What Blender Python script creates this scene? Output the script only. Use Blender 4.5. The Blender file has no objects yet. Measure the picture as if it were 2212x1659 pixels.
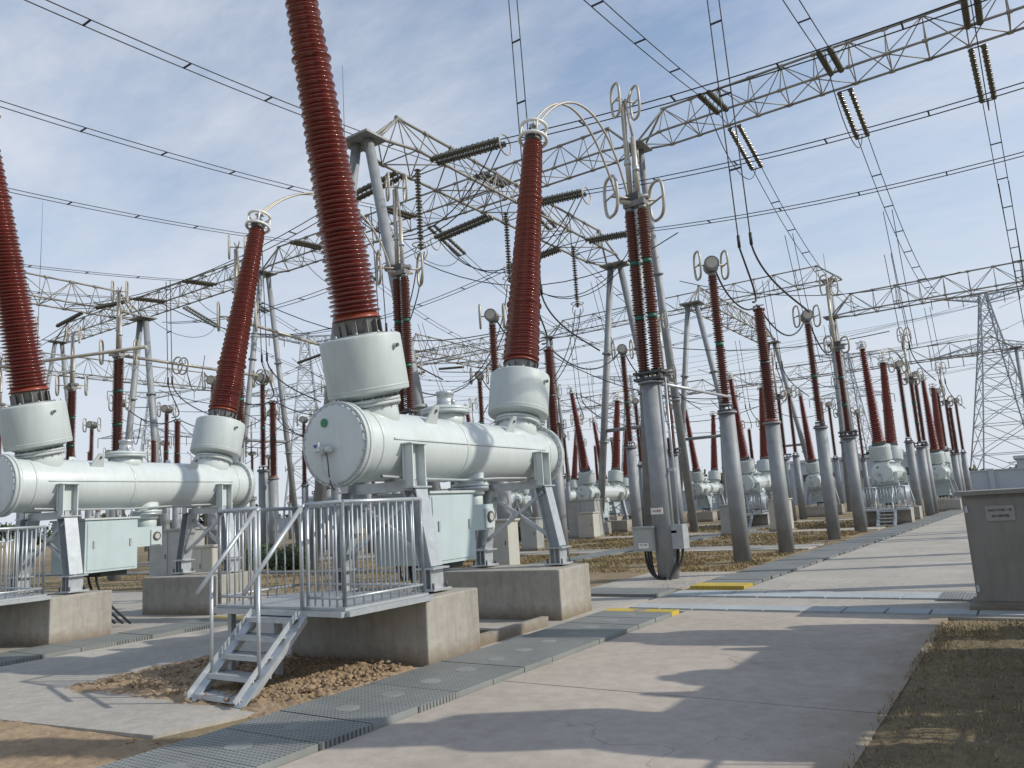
import bpy, math, random
from mathutils import Vector, Matrix, Quaternion
from mathutils import noise as N
random.seed(7)
V=Vector
sc=bpy.context.scene
# ------------------------------------------------------------------ materials
MATS={}
def nt(name):
    m=bpy.data.materials.new(name);m.use_nodes=True
    t=m.node_tree;b=t.nodes['Principled BSDF'];MATS[name]=m
    return m,t,b
def noise(t,scale,detail=4,coord='Object',vec=None,rough=.55):
    n=t.nodes.new('ShaderNodeTexNoise');n.inputs['Scale'].default_value=scale;n.inputs['Detail'].default_value=detail;n.inputs['Roughness'].default_value=rough
    if vec is None:
        c=t.nodes.new('ShaderNodeTexCoord');vec=c.outputs[coord]
    t.links.new(vec,n.inputs['Vector']);return n.outputs['Fac']
def ramp(t,fac,stops):
    r=t.nodes.new('ShaderNodeValToRGB');cr=r.color_ramp
    while len(cr.elements)<len(stops):cr.elements.new(.5)
    for e,(p,c) in zip(cr.elements,stops):
        e.position=p;e.color=(c[0],c[1],c[2],1) if hasattr(c,'__len__') else (c,c,c,1)
    t.links.new(fac,r.inputs[0]);return r.outputs[0]
def mix(t,a,b,fac,mode='MIX'):
    m=t.nodes.new('ShaderNodeMix');m.data_type='RGBA';m.blend_type=mode
    for s,x in ((m.inputs[0],fac),(m.inputs[6],a),(m.inputs[7],b)):
        if isinstance(x,bpy.types.NodeSocket):t.links.new(x,s)
        else:
            s.default_value=x if not hasattr(x,'__len__') else (x[0],x[1],x[2],1)
    return m.outputs[2]
def bump(t,b,h,strength,dist=.01):
    n=t.nodes.new('ShaderNodeBump');n.inputs['Strength'].default_value=strength;n.inputs['Distance'].default_value=dist
    t.links.new(h,n.inputs['Height']);t.links.new(n.outputs[0],b.inputs['Normal'])
def simple(name,col,rough=.5,metal=0,var=.15,scale=3,bmp=0,coat=0,bs=60,dirt=0):
    m,t,b=nt(name)
    f=noise(t,scale,5)
    lo=[c*(1-var) for c in col];hi=[min(1,c*(1+var)) for c in col]
    col_=ramp(t,f,[(.3,lo),(.7,hi)])
    if dirt:
        c=t.nodes.new('ShaderNodeTexCoord');mp=t.nodes.new('ShaderNodeMapping');mp.inputs['Scale'].default_value=(9,9,1.2);t.links.new(c.outputs['Object'],mp.inputs[0])
        g=noise(t,1.0,6,vec=mp.outputs[0],rough=.7)
        col_=mix(t,col_,ramp(t,g,[(.46,(1,1,1)),(.72,(.78,.75,.70))]),dirt,'MULTIPLY')
    t.links.new(col_,b.inputs['Base Color'])
    b.inputs['Roughness'].default_value=rough;b.inputs['Metallic'].default_value=metal
    if coat:b.inputs['Coat Weight'].default_value=coat;b.inputs['Coat Roughness'].default_value=.12
    if bmp:bump(t,b,noise(t,bs,3),bmp)
    return m
simple('tank_paint',(.55,.60,.595),.34,0,.05,1.3,coat=.2,dirt=.4)
simple('cup_paint',(.48,.53,.525),.5,0,.05,2,dirt=.45)
simple('cabinet_paint',(.44,.53,.535),.42,0,.05,2,dirt=.3)
simple('porcelain_red',(.155,.026,.018),.24,0,.2,8,coat=.45)
simple('porcelain_brown',(.115,.035,.025),.28,0,.2,6,coat=.35)
simple('porcelain_orange',(.22,.045,.024),.38,0,.15,8,coat=.2)
simple('string_green',(.085,.08,.055),.3,0,.2,4,coat=.3)
simple('green_joint',(.03,.13,.095),.5)
simple('steel_pole',(.27,.285,.295),.6,.2,.16,2.5,dirt=.5)
simple('galv',(.47,.50,.52),.42,.5,.12,9)
simple('galv_dull',(.38,.40,.41),.5,.3,.12,6)
simple('dark_steel',(.09,.09,.09),.55,.4,.2,6)
simple('flange_grey',(.20,.20,.195),.5,.4,.2,5)
simple('alu_ring',(.43,.40,.34),.45,.3,.12,6)
simple('white_paint',(.74,.74,.70),.4,0,.05,6)
simple('truss_paint',(.27,.26,.235),.6,.2,.2,.6)
simple('wire',(.035,.035,.038),.6,.2,.2,1)
simple('rubber',(.02,.02,.02),.6)
simple('grey_box',(.36,.37,.355),.5,.1,.1,3,dirt=.5)
simple('cab_box',(.25,.235,.21),.55,.05,.1,2.5,dirt=.8)
simple('beige_box',(.46,.45,.40),.55,0,.08,2,dirt=.4)
simple('label_white',(.72,.72,.68),.5,0,.03,5)
simple('label_grey',(.34,.33,.31),.5,0,.03,5)
simple('label_dark',(.05,.05,.05),.6)
simple('label_red',(.45,.04,.04),.6)
simple('green_dot',(.03,.22,.11),.5)
simple('blue_dot',(.05,.1,.35),.4)
simple('hazed_far_steel',(.32,.35,.39),.7,0,.1,.1)  # pale blue-grey, distance haze put into the colour of far towers and wires
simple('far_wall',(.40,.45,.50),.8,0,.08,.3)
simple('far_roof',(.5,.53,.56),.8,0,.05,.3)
def concrete(name,base,var,stain=.4,scale=1.0,bs=.25,edge=False,form=False):
    m,t,b=nt(name)
    a=noise(t,.55*scale,6);c=noise(t,7*scale,6,rough=.7);d=noise(t,90,3)
    lo=[x*(1-var) for x in base];hi=[x*(1+var) for x in base]
    col=ramp(t,a,[(.32,lo),(.68,hi)])
    col=mix(t,col,ramp(t,c,[(.3,(.62,.60,.57)),(.62,(1.08,1.07,1.05))]),stain,'MULTIPLY')
    col=mix(t,col,ramp(t,d,[(.3,.8),(.7,1.12)]),.5,'MULTIPLY')
    s=noise(t,2.1*scale,8,rough=.8)
    col=mix(t,col,ramp(t,s,[(.58,1.0),(.72,.70)]),.8,'MULTIPLY')
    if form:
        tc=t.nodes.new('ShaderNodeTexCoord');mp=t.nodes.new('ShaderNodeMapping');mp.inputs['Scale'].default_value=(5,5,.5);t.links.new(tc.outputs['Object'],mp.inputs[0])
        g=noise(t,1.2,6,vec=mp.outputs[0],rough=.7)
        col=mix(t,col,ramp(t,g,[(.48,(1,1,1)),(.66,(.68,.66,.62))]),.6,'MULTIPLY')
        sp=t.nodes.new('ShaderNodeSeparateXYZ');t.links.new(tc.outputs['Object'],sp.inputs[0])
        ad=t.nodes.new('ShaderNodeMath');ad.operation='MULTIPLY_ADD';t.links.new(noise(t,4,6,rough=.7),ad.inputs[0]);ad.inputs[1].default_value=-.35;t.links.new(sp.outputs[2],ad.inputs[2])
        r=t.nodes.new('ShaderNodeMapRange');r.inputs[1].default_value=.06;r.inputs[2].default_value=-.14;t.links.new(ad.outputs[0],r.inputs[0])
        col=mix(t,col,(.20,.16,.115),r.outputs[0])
    else:
        # fine hairline cracks
        vo=t.nodes.new('ShaderNodeTexVoronoi');vo.feature='DISTANCE_TO_EDGE';vo.inputs['Scale'].default_value=.45
        tc=t.nodes.new('ShaderNodeTexCoord');dn=t.nodes.new('ShaderNodeTexNoise');dn.inputs['Scale'].default_value=1.6;dn.inputs['Detail'].default_value=8;t.links.new(tc.outputs['Object'],dn.inputs[0])
        va=t.nodes.new('ShaderNodeVectorMath');va.operation='MULTIPLY_ADD';t.links.new(dn.outputs['Color'],va.inputs[0]);va.inputs[1].default_value=(1.2,1.2,0);t.links.new(tc.outputs['Object'],va.inputs[2])
        t.links.new(va.outputs[0],vo.inputs['Vector'])
        msk=ramp(t,noise(t,.5,2),[(.5,0),(.6,1)])
        cr=ramp(t,vo.outputs['Distance'],[(.0,.55),(.006,1.0)])
        col=mix(t,col,mix(t,(1,1,1),cr,msk),.7,'MULTIPLY')
    if edge:
        tc=t.nodes.new('ShaderNodeTexCoord');sp=t.nodes.new('ShaderNodeSeparateXYZ');t.links.new(tc.outputs['Object'],sp.inputs[0])
        ad=t.nodes.new('ShaderNodeMath');ad.operation='MULTIPLY_ADD';t.links.new(noise(t,2.3,8,rough=.75),ad.inputs[0]);ad.inputs[1].default_value=1.3;t.links.new(sp.outputs[0],ad.inputs[2])
        r=t.nodes.new('ShaderNodeMapRange');r.inputs[1].default_value=-.95;r.inputs[2].default_value=-.35;t.links.new(ad.outputs[0],r.inputs[0])
        col=mix(t,col,(.27,.215,.155),r.outputs[0])
    t.links.new(col,b.inputs['Base Color']);b.inputs['Roughness'].default_value=.85
    bump(t,b,d,bs,.006);return m
concrete('road_concrete',(.41,.36,.31),.12,.45,edge=True)
concrete('slab_concrete',(.385,.36,.32),.12,.5,1.4)
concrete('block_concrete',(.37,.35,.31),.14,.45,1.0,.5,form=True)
concrete('strip_concrete',(.37,.405,.42),.08,.35,2)
m,t,b=nt('soil')
a=noise(t,1.2,8,rough=.7);c=noise(t,18,6,rough=.75)
col=mix(t,ramp(t,a,[(.3,(.24,.17,.105)),(.7,(.40,.295,.185))]),ramp(t,c,[(.3,.6),(.65,1.15)]),.7,'MULTIPLY')
t.links.new(col,b.inputs['Base Color']);b.inputs['Roughness'].default_value=.95;bump(t,b,c,.7,.02)
def groundmat(name,k):
    m,t,b=nt(name)
    a=noise(t,.35,6,rough=.65);c=noise(t,14,6,rough=.8);e=noise(t,60,4,rough=.8);g=noise(t,1.7,6,rough=.7)
    col=ramp(t,a,[(.36,(.23*k,.175*k,.115*k)),(.5,(.29*k,.225*k,.13*k)),(.66,(.33*k,.255*k,.14*k))])
    col=mix(t,col,ramp(t,g,[(.35,.7),(.6,1.1)]),.7,'MULTIPLY')
    col=mix(t,col,ramp(t,c,[(.3,.55),(.66,1.2)]),.75,'MULTIPLY')
    col=mix(t,col,ramp(t,e,[(.3,.6),(.7,1.2)]),.6,'MULTIPLY')
    t.links.new(col,b.inputs['Base Color']);b.inputs['Roughness'].default_value=.95;bump(t,b,c,.8,.04)
groundmat('ground_mat',1.0);groundmat('verge_mat',.82)
simple('dry_blade',(.27,.205,.10),.8,0,.3,5)
simple('leaf',(.045,.07,.025),.7,0,.4,3)
simple('leaf2',(.07,.09,.03),.7,0,.3,3)
def perf(name,base,dark):
    m,t,b=nt(name)
    c=t.nodes.new('ShaderNodeTexCoord')
    mp=t.nodes.new('ShaderNodeVectorMath');mp.operation='SCALE';mp.inputs['Scale'].default_value=24;t.links.new(c.outputs['Object'],mp.inputs[0])
    fr=t.nodes.new('ShaderNodeVectorMath');fr.operation='FRACTION';t.links.new(mp.outputs[0],fr.inputs[0])
    sb=t.nodes.new('ShaderNodeVectorMath');sb.operation='SUBTRACT';sb.inputs[1].default_value=(.5,.5,0);t.links.new(fr.outputs[0],sb.inputs[0])
    ml=t.nodes.new('ShaderNodeVectorMath');ml.operation='MULTIPLY';ml.inputs[1].default_value=(1,1,0);t.links.new(sb.outputs[0],ml.inputs[0])
    ln=t.nodes.new('ShaderNodeVectorMath');ln.operation='LENGTH';t.links.new(ml.outputs[0],ln.inputs[0])
    holes=ramp(t,ln.outputs['Value'],[(.26,dark),(.34,base)])
    n=noise(t,1.5,6);n2=noise(t,9,6,rough=.8)
    col=mix(t,holes,ramp(t,n,[(.3,.78),(.7,1.15)]),.8,'MULTIPLY')
    col=mix(t,col,(.30,.27,.22),ramp(t,n2,[(.5,0),(.75,.45)]))
    t.links.new(col,b.inputs['Base Color']);b.inputs['Roughness'].default_value=.6
perf('cover_grey',(.215,.23,.222),(.06,.065,.065));perf('cover_yellow',(.60,.44,.05),(.28,.2,.03))
simple('cover_plain',(.22,.23,.22),.6,0,.15,4)

# ------------------------------------------------------------------ mesh builder
def frame(ax):
    ax=V(ax).normalized();r=V((0,0,1)) if abs(ax.z)<.95 else V((1,0,0))
    x=r.cross(ax).normalized();y=ax.cross(x);return x,y,ax
class MB:
    def __init__(s):s.v=[];s.f=[];s.m=[];s.sm=[];s.mats=[]
    def mi(s,n):
        if n not in s.mats:s.mats.append(n)
        return s.mats.index(n)
    def add(s,vs,fs,mat,sm):
        o=len(s.v);s.v+= [tuple(x) for x in vs];k=s.mi(mat)
        for i,f in enumerate(fs):
            s.f.append([j+o for j in f]);s.m.append(k);s.sm.append(sm if isinstance(sm,bool) else sm[i])
    def lathe(s,p0,ax,prof,seg,mat,cap=True):
        x,y,z=frame(ax);p0=V(p0);vs=[];fs=[];sm=[]
        for h,r in prof:
            for i in range(seg):
                a=2*math.pi*i/seg;vs.append(p0+z*h+x*(r*math.cos(a))+y*(r*math.sin(a)))
        for k in range(len(prof)-1):
            for i in range(seg):
                j=(i+1)%seg;fs.append([k*seg+i,k*seg+j,(k+1)*seg+j,(k+1)*seg+i]);sm.append(True)
        if cap:
            fs.append(list(range(seg))[::-1]);fs.append([(len(prof)-1)*seg+i for i in range(seg)]);sm+=[False,False]
        s.add(vs,fs,mat,sm)
    def tube(s,a,b,r0,mat,r1=None,seg=8):
        a=V(a);b=V(b);d=b-a
        s.lathe(a,d,[(0,r0),(d.length,r0 if r1 is None else r1)],seg,mat)
    def poly(s,pts,r,mat,seg=6,closed=False):
        pts=[V(p) for p in pts];n=len(pts);vs=[];fs=[]
        prev=None
        for i in range(n):
            if closed:d=pts[(i+1)%n]-pts[i-1]
            else:d=pts[min(i+1,n-1)]-pts[max(i-1,0)]
            d.normalize()
            if prev is None:x,y,_=frame(d)
            else:
                x=prev-d*prev.dot(d)
                x.normalize();y=d.cross(x)
            prev=x.copy()
            for k in range(seg):
                a=2*math.pi*k/seg;vs.append(pts[i]+x*(r*math.cos(a))+y*(r*math.sin(a)))
        for i in range(n if closed else n-1):
            j=(i+1)%n
            for k in range(seg):
                l=(k+1)%seg;fs.append([i*seg+k,i*seg+l,j*seg+l,j*seg+k])
        s.add(vs,fs,mat,True)
    def box(s,c,sz,mat,rot=None):
        c=V(c);h=V(sz)/2;vs=[]
        for i in (-1,1):
            for j in (-1,1):
                for k in (-1,1):
                    p=V((i*h.x,j*h.y,k*h.z))
                    if rot is not None:p=rot@p
                    vs.append(c+p)
        s.add(vs,[[0,1,3,2],[4,6,7,5],[0,4,5,1],[2,3,7,6],[0,2,6,4],[1,5,7,3]],mat,False)
    def bar(s,a,b,w,h,mat):
        a=V(a);b=V(b);d=b-a;x,y,z=frame(d);R=Matrix((x,y,z)).transposed()
        s.box((a+b)/2,(w,h,d.length),mat,R)
    def oval(s,c,u,w,a,b,r,mat,n=24,seg=6,sq=1.0):
        c=V(c);u=V(u).normalized();w=V(w).normalized();P=[]
        for i in range(n):
            t=2*math.pi*i/n;ct,st=math.cos(t),math.sin(t)
            P.append(c+u*(a*math.copysign(abs(ct)**sq,ct))+w*(b*math.copysign(abs(st)**sq,st)))
        s.poly(P,r,mat,seg,True)
    def sheds(s,a,b,rc,rs0,rs1,n,mat,seg=14,rc1=None,rib=None):
        a=V(a);b=V(b);d=b-a;L=d.length;p=L/n;prof=[]
        rc1=rc if rc1 is None else rc1
        for i in range(n):
            f=i/n;c=rc+(rc1-rc)*f;R=rs0+(rs1-rs0)*f
            if i%2:R=c+(R-c)*.78
            if rib and i%rib==rib-1:R*=1.09
            h=i*p
            prof+=[(h,c),(h+p*.42,R),(h+p*.56,R),(h+p*.66,c)]
        prof.append((L,rc1))
        s.lathe(a,d,prof,seg,mat)
    def finish(s,name,link=True):
        me=bpy.data.meshes.new(name);me.from_pydata(s.v,[],s.f)
        for n in s.mats:me.materials.append(MATS[n])
        me.polygons.foreach_set('material_index',s.m);me.polygons.foreach_set('use_smooth',s.sm);me.update()
        if not link:return me
        o=bpy.data.objects.new(name,me);sc.collection.objects.link(o);return o
def inst(name,me,loc,rz=0,s=1):
    o=bpy.data.objects.new(name,me);o.location=loc;o.rotation_euler=(0,0,rz);o.scale=(s,s,s);sc.collection.objects.link(o);return o
def catenary(a,b,sag,n=16):
    a=V(a);b=V(b);return [a.lerp(b,i/n)-V((0,0,sag*4*(i/n)*(1-i/n))) for i in range(n+1)]
def bez(p0,p1,p2,p3,n=14):
    p0,p1,p2,p3=map(V,(p0,p1,p2,p3));o=[]
    for i in range(n+1):
        t=i/n;q=1-t;o.append(p0*q**3+p1*3*q*q*t+p2*3*q*t*t+p3*t**3)
    return o

# ------------------------------------------------------------------ circuit breaker
BT=6.02   # bushing top along its axis
TILT={-1:math.radians(12.2),1:math.radians(13.2)}
def breaker_mesh(hi=True):
    M=MB();S=40 if hi else 20;zc=2.45;R=.425
    prof=[(0,R*.985),(.02,R),(4.78,R),(4.8,R*.985)]
    M.lathe((0,-2.4,zc),(0,1,0),prof,S,'tank_paint')
    for sg in (-1,1):
        M.lathe((0,sg*2.34,zc),(0,sg,0),[(0,.49),(.05,.49)],S,'tank_paint')
        M.lathe((0,sg*2.395,zc),(0,sg,0),[(0,.482),(.055,.482)],S,'cup_paint')
        M.lathe((0,sg*2.45,zc),(0,sg,0),[(0,.47),(.012,.43),(.02,.30),(.025,.02)],S,'tank_paint')
        M.lathe((0,sg*2.06,zc),(0,sg,0),[(0,R+.002),(.012,R+.012),(.03,R+.012),(.042,R+.002)],S,'tank_paint')
        for i in range(28 if hi else 0):
            a=2*math.pi*i/28;c=V((.455*math.cos(a),sg*2.33,zc+.455*math.sin(a)))
            M.tube(c,c+V((0,sg*.14,0)),.014,'galv_dull',seg=6)
    M.lathe((0,-.35,zc),(0,1,0),[(0,R+.002),(.01,R+.01),(.03,R+.01),(.04,R+.002)],S,'tank_paint')
    M.box((R+.005,0,zc+.05),(.016,3.8,.02),'tank_paint')
    for sg in (-1,1):
        ax=V((0,sg*math.sin(TILT[sg]),math.cos(TILT[sg])))
        b0=V((0,sg*1.68,zc))
        def P(h):return b0+ax*h
        x,y,z=frame(ax)
        M.lathe(P(.1),ax,[(0,.33),(.36,.31),(.5,.29)],S,'tank_paint')
        M.lathe(P(.50),ax,[(0,.36),(.04,.36)],S,'cup_paint')
        M.lathe(P(.545),ax,[(0,.36),(.04,.36)],S,'tank_paint')
        if hi:
            for i in range(16):
                a=2*math.pi*i/16;c=P(.47)+x*.335*math.cos(a)+y*.335*math.sin(a)
                M.tube(c,c+ax*.15,.013,'galv_dull',seg=6)
        M.lathe(P(.585),ax,[(0,.30),(.06,.40),(.065,.48),(.07,.485),(.085,.49),(.72,.49),(.74,.485),(.755,.46),(.765,.3)],S,'cup_paint')
        M.lathe(P(.70),ax,[(0,.4905),(.004,.4935),(.016,.4935),(.02,.4905)],S,'cup_paint')
        for i in range(10):
            a=2*math.pi*i/10;c=P(1.345)+x*.42*math.cos(a)+y*.42*math.sin(a)
            M.tube(c,c+ax*.03,.013,'galv',seg=6)
        M.lathe(P(1.33),ax,[(0,.33),(.035,.33)],S,'flange_grey')
        M.lathe(P(1.365),ax,[(0,.24),(.12,.235),(.16,.26),(.2,.26)],S,'flange_grey')
        for i in range(12):
            a=2*math.pi*i/12;c=P(1.45)+x*.26*math.cos(a)+y*.26*math.sin(a)
            M.bar(c-ax*.08,c+ax*.08,.012,.07,'flange_grey')
        M.tube(P(1.05)+V((.47,-.02,.12)),P(1.05)+V((.53,-.02,.12)),.03,'cup_paint',seg=8)
        M.tube(P(1.05)+V((.53,-.02,.12)),P(1.05)+V((.55,-.02,.12)),.022,'dark_steel',seg=8)
        M.lathe(P(1.555),ax,[(0,.30),(.03,.275),(.10,.235)],S,'porcelain_orange')
        M.sheds(P(1.62),P(BT),.215,.305,.18,80 if hi else 46,'porcelain_red',S if hi else 12,rc1=.10,rib=19)
        M.lathe(P(BT),ax,[(0,.14),(.1,.14)],20,'dark_steel')
        M.lathe(P(BT+.1),ax,[(0,.17),(.05,.17),(.06,.10),(.16,.08)],20,'galv')
        for h,rr in ((.06,.255),(.34,.235)):
            M.oval(P(BT+h),x,y,rr,rr,.033,'white_paint',28,8)
        for i in range(4):
            a=math.pi/4+math.pi/2*i;d=x*.25*math.cos(a)+y*.25*math.sin(a)
            M.tube(P(BT+.06)+d,P(BT+.34)+d*.94,.02,'white_paint')
            M.tube(P(BT+.1),P(BT+.06)+d,.015,'galv')
        M.tube(P(BT+.14),P(BT+.39),.03,'galv')
        M.box(P(BT+.38),(.12,.2,.03),'galv')
        for xx in (1,-1):
            cc=V((xx*.30,sg*1.0,zc+R-.10))
            M.add([cc+V((-.02*xx,-.13,-.04)),cc+V((-.02*xx,.13,-.04)),cc+V((.09*xx,.06,.2)),cc+V((.09*xx,-.03,.2)),
                   cc+V((.0*xx,-.13,-.06)),cc+V((.0*xx,.13,-.06)),cc+V((.11*xx,.06,.19)),cc+V((.11*xx,-.03,.19))],
                  [[0,1,2,3],[7,6,5,4],[0,4,5,1],[1,5,6,2],[2,6,7,3],[3,7,4,0]],'tank_paint',False)
            M.tube(cc+V((.055*xx,.015,.13)),cc+V((.095*xx,.015,.12)),.022,'dark_steel',seg=8)
    M.lathe((0,-.22,zc+.3),(0,0,1),[(0,.26),(.2,.26)],S,'tank_paint')
    M.lathe((0,-.22,zc+.5),(0,0,1),[(0,.335),(.045,.335)],S,'cup_paint')
    M.lathe((0,-.22,zc+.548),(0,0,1),[(0,.33),(.035,.325),(.06,.26),(.075,.15)],S,'tank_paint')
    M.lathe((0,-.22,zc+.62),(0,0,1),[(0,.14),(.03,.14),(.032,.115),(.15,.115),(.155,.13),(.19,.13),(.2,.12)],24,'galv')
    M.tube((.22,-.35,zc+.6),(.22,-.35,zc+.68),.03,'galv')
    M.lathe((.1,.15,zc-.62),(0,0,1),[(0,.2),(.3,.2)],24,'tank_paint')
    M.lathe((.1,.15,zc-.55),(0,0,1),[(0,.26),(.04,.26)],24,'galv')
    M.lathe((.1,.15,zc-.505),(0,0,1),[(0,.26),(.04,.26)],24,'tank_paint')
    M.lathe((.1,.15,1.62),(0,0,1),[(0,.17),(.25,.17)],24,'cup_paint')
    M.box((.0,-.78,1.42),(.86,.98,.86),'cabinet_paint')
    M.box((.0,-.78,1.865),(.92,1.04,.03),'cup_paint')
    M.box((.435,-.78,1.42),(.012,.9,.78),'cabinet_paint')
    for dy in (-1.12,-.44):
        M.box((.45,dy,1.45),(.02,.03,.12),'galv_dull')
    M.box((0.05,-.03,1.52),(.72,.52,.34),'cabinet_paint')
    M.box((.42,.10,1.50),(.03,.22,.26),'cup_paint')
    M.lathe((.436,.10,1.52),(1,0,0),[(0,.075),(.02,.075)],20,'dark_steel')
    M.lathe((.457,.10,1.52),(1,0,0),[(0,.05),(.004,.05)],20,'beige_box')
    M.box((0,-.6,.95),(.5,.5,.1),'dark_steel')
    for q in (-.2,0,.2):
        M.poly(bez((q,-.9,1.0),(q,-.9,.6),(q+.15,-.7,.4),(q+.1,-.3,.06)),.022,'rubber',6)
    M.lathe((-.12,-2.478,zc+.25),(0,-1,0),[(0,.05),(.006,.05)],20,'green_dot')
    M.tube((-.14,-2.46,zc-.06),(-.14,-2.56,zc-.06),.06,'tank_paint',seg=16)
    M.tube((-.06,-2.53,zc-.06),(.02,-2.53,zc-.06),.035,'tank_paint',seg=12)
    M.box((-.14,-2.58,zc-.03),(.1,.05,.1),'tank_paint')
    M.tube((-.14,-2.56,zc-.06),(-.14,-2.60,zc-.0),.03,'blue_dot',seg=12)
    M.poly(bez((-.12,-2.53,zc-.1),(-.1,-2.6,zc-.4),(.1,-2.56,zc-.4),(.1,-2.45,zc-.52)),.01,'galv',6)
    M.poly(bez((-.05,-2.53,zc-.1),(.05,-2.58,zc-.25),(-.02,-2.56,zc-.4),(-.02,-2.45,zc-.52)),.008,'dark_steel',6)
    for dy in (-1.55,-.9,.55,1.9):
        M.tube((.1,dy,zc-R-.1),(.1,dy,zc-R+.05),.03,'tank_paint')
    M.poly([(.38,-2.1,2.06),(.38,-1.3,2.03),(.36,-.4,2.02),(.3,.6,2.05),(.3,2.0,2.06)],.018,'galv_dull',6)
    for cy in (-1.62,1.62):
        for sx in (-1,1):
            M.box((sx*.435,cy,2.23),(.02,.3,.42),'tank_paint')
            M.box((sx*.50,cy-.12,2.18),(.12,.018,.5),'tank_paint')
            M.box((sx*.50,cy+.12,2.18),(.12,.018,.5),'tank_paint')
            M.box((sx*.50,cy,2.44),(.16,.34,.016),'tank_paint')
            M.box((sx*.50,cy,1.925),(.2,.36,.02),'galv')
            a=V((sx*.48,cy,1.91));b=V((sx*.66,cy,1.0))
            d=(b-a).normalized();xx=V((0,1,0));yy=d.cross(xx)
            Rm=Matrix((xx,yy,d)).transposed()
            # web and two flanges of the H section
            M.box((a+b)/2,(.012,.156,(b-a).length),'galv',Rm)
            for s2_ in (-1,1):
                M.box((a+b)/2+yy*.085*s2_,(.22,.014,(b-a).length),'galv',Rm)
            M.box((sx*.66,cy,.99),(.3,.32,.02),'galv')
            M.box((sx*.66,cy,.87),(.014,.22,.22),'galv');M.box((sx*.66+.08,cy,.87),(.014,.24,.22),'galv');M.box((sx*.66-.08,cy,.87),(.014,.24,.22),'galv')
            M.box((sx*.66,cy,.755),(.32,.34,.022),'galv')
            for bx in (-.12,.12):
                for by in (-.13,.13):
                    M.tube((sx*.66+bx,cy+by,.755),(sx*.66+bx,cy+by,.83),.014,'dark_steel',seg=6)
        M.bar((-.64,cy-.03,1.08),(.50,cy-.03,1.84),.05,.05,'galv');M.bar((.64,cy+.03,1.08),(-.50,cy+.03,1.84),.05,.05,'galv')
        M.bar((-.48,cy,1.95),(.48,cy,1.95),.08,.12,'galv')
    return M.finish('circuit_breaker_mesh',False)
BR=breaker_mesh(True);BRlo=breaker_mesh(False)
def plinth(x,y,rz,s=1):
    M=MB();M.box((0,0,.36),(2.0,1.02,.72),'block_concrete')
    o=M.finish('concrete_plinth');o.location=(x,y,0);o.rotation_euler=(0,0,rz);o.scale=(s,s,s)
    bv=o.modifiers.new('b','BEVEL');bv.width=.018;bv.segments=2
def platform_mesh():
    M=MB();z=.79
    M.box((0,-2.6,z-.02),(1.95,1.2,.025),'galv_dull')
    for (a,b) in (((-.98,-3.2),(.98,-3.2)),((.98,-3.2),(.98,-2.0)),((-.98,-3.2),(-.98,-2.0)),((-.98,-2.0),(.98,-2.0))):
        M.bar((a[0],a[1],z-.06),(b[0],b[1],z-.06),.11,.05,'galv')
    for x in (-.9,-.45,.45,.9):
        M.bar((x,-3.2,z-.07),(x,-2.0,z-.07),.05,.06,'galv')
    for x in (-.85,-.1):
        M.box((x,-3.1,(z-.08)/2),(.06,.06,z-.08),'galv_dull')
    H=.98
    def rail(a,b,n):
        a=V(a);b=V(b)
        M.tube(a+V((0,0,H)),b+V((0,0,H)),.022,'galv',seg=10)
        M.tube(a+V((0,0,.08)),b+V((0,0,.08)),.014,'galv',seg=8)
        for i in range(n+1):
            p=a.lerp(b,i/n);e=i in(0,n)
            M.tube(p,p+V((0,0,H)),.02 if e else .010,'galv',seg=8)
    rail((.95,-3.18,z),(.95,-2.05,z),9)
    rail((.45,-3.18,z),(.95,-3.18,z),5)
    rail((-.95,-3.18,z),(-.95,-2.05,z),9)
    rail((-.95,-3.18,z),(-.29,-3.18,z),5)
    rail((-.95,-2.05,z),(.95,-2.05,z),14)
    x0,x1=-.27,.43;yt,yb=-3.24,-3.97
    for x in (x0,x1):
        a=V((x,yt,z-.08));b=V((x,yb,.03))
        M.bar(a,b,.14,.012,'galv')
        d=(a-b).normalized();nn=V((0,-d.z,d.y)).normalized()
        for s in (-1,1):
            M.bar(a+nn*.065*s,b+nn*.065*s,.012,.05,'galv')
    n=5
    for i in range(n):
        f=(i+.25)/n;y=yb+(yt-yb)*f+.02;zz=.02+(z-.04)*f
        M.box(((x0+x1)/2,y+.06,zz+.03),(x1-x0-.02,.19,.012),'galv_dull')
        M.box(((x0+x1)/2,y-.035,zz+.012),(x1-x0-.02,.012,.036),'galv')
        M.box(((x0+x1)/2,y+.155,zz+.012),(x1-x0-.02,.012,.036),'galv')
    for x in (x0,x1):
        def pt(f,h):return V((x,yb+(yt-yb)*f,.03+(z-.06)*f+h))
        M.tube(pt(.08,.90),pt(1.0,.98),.022,'galv',seg=10)
        M.tube(pt(.30,-.02),pt(.30,.92),.018,'galv',seg=8)
        M.tube(pt(1.0,0),pt(1.0,.98),.02,'galv',seg=8)
        M.tube(pt(1.0,.98),V((x,-3.18,z+H)),.02,'galv',seg=8)
    return M.finish('platform_mesh',False)
PL=platform_mesh()
def breaker(x,y,hi=True,plat=True,rz=0,s=1,blk=True):
    px,py=x,y-1.7*s
    def T(dy):return (px-math.sin(rz)*(dy+1.7)*s,py+math.cos(rz)*(dy+1.7)*s)
    c=T(0);inst('circuit_breaker',BR if hi else BRlo,(c[0],c[1],0),rz,s)
    if blk:
        a=T(-1.68);plinth(a[0],a[1],rz,s);a=T(1.45);plinth(a[0],a[1],rz,s)
    if plat:inst('service_platform_with_stairs',PL,(x+.08,y-.1,0),0,s)
    return T
r1,r2=math.radians(4.0),math.radians(7.5)
T1=breaker(-6.57,8.55,rz=r1);T2=breaker(-13.42,7.93,rz=r2)
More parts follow.
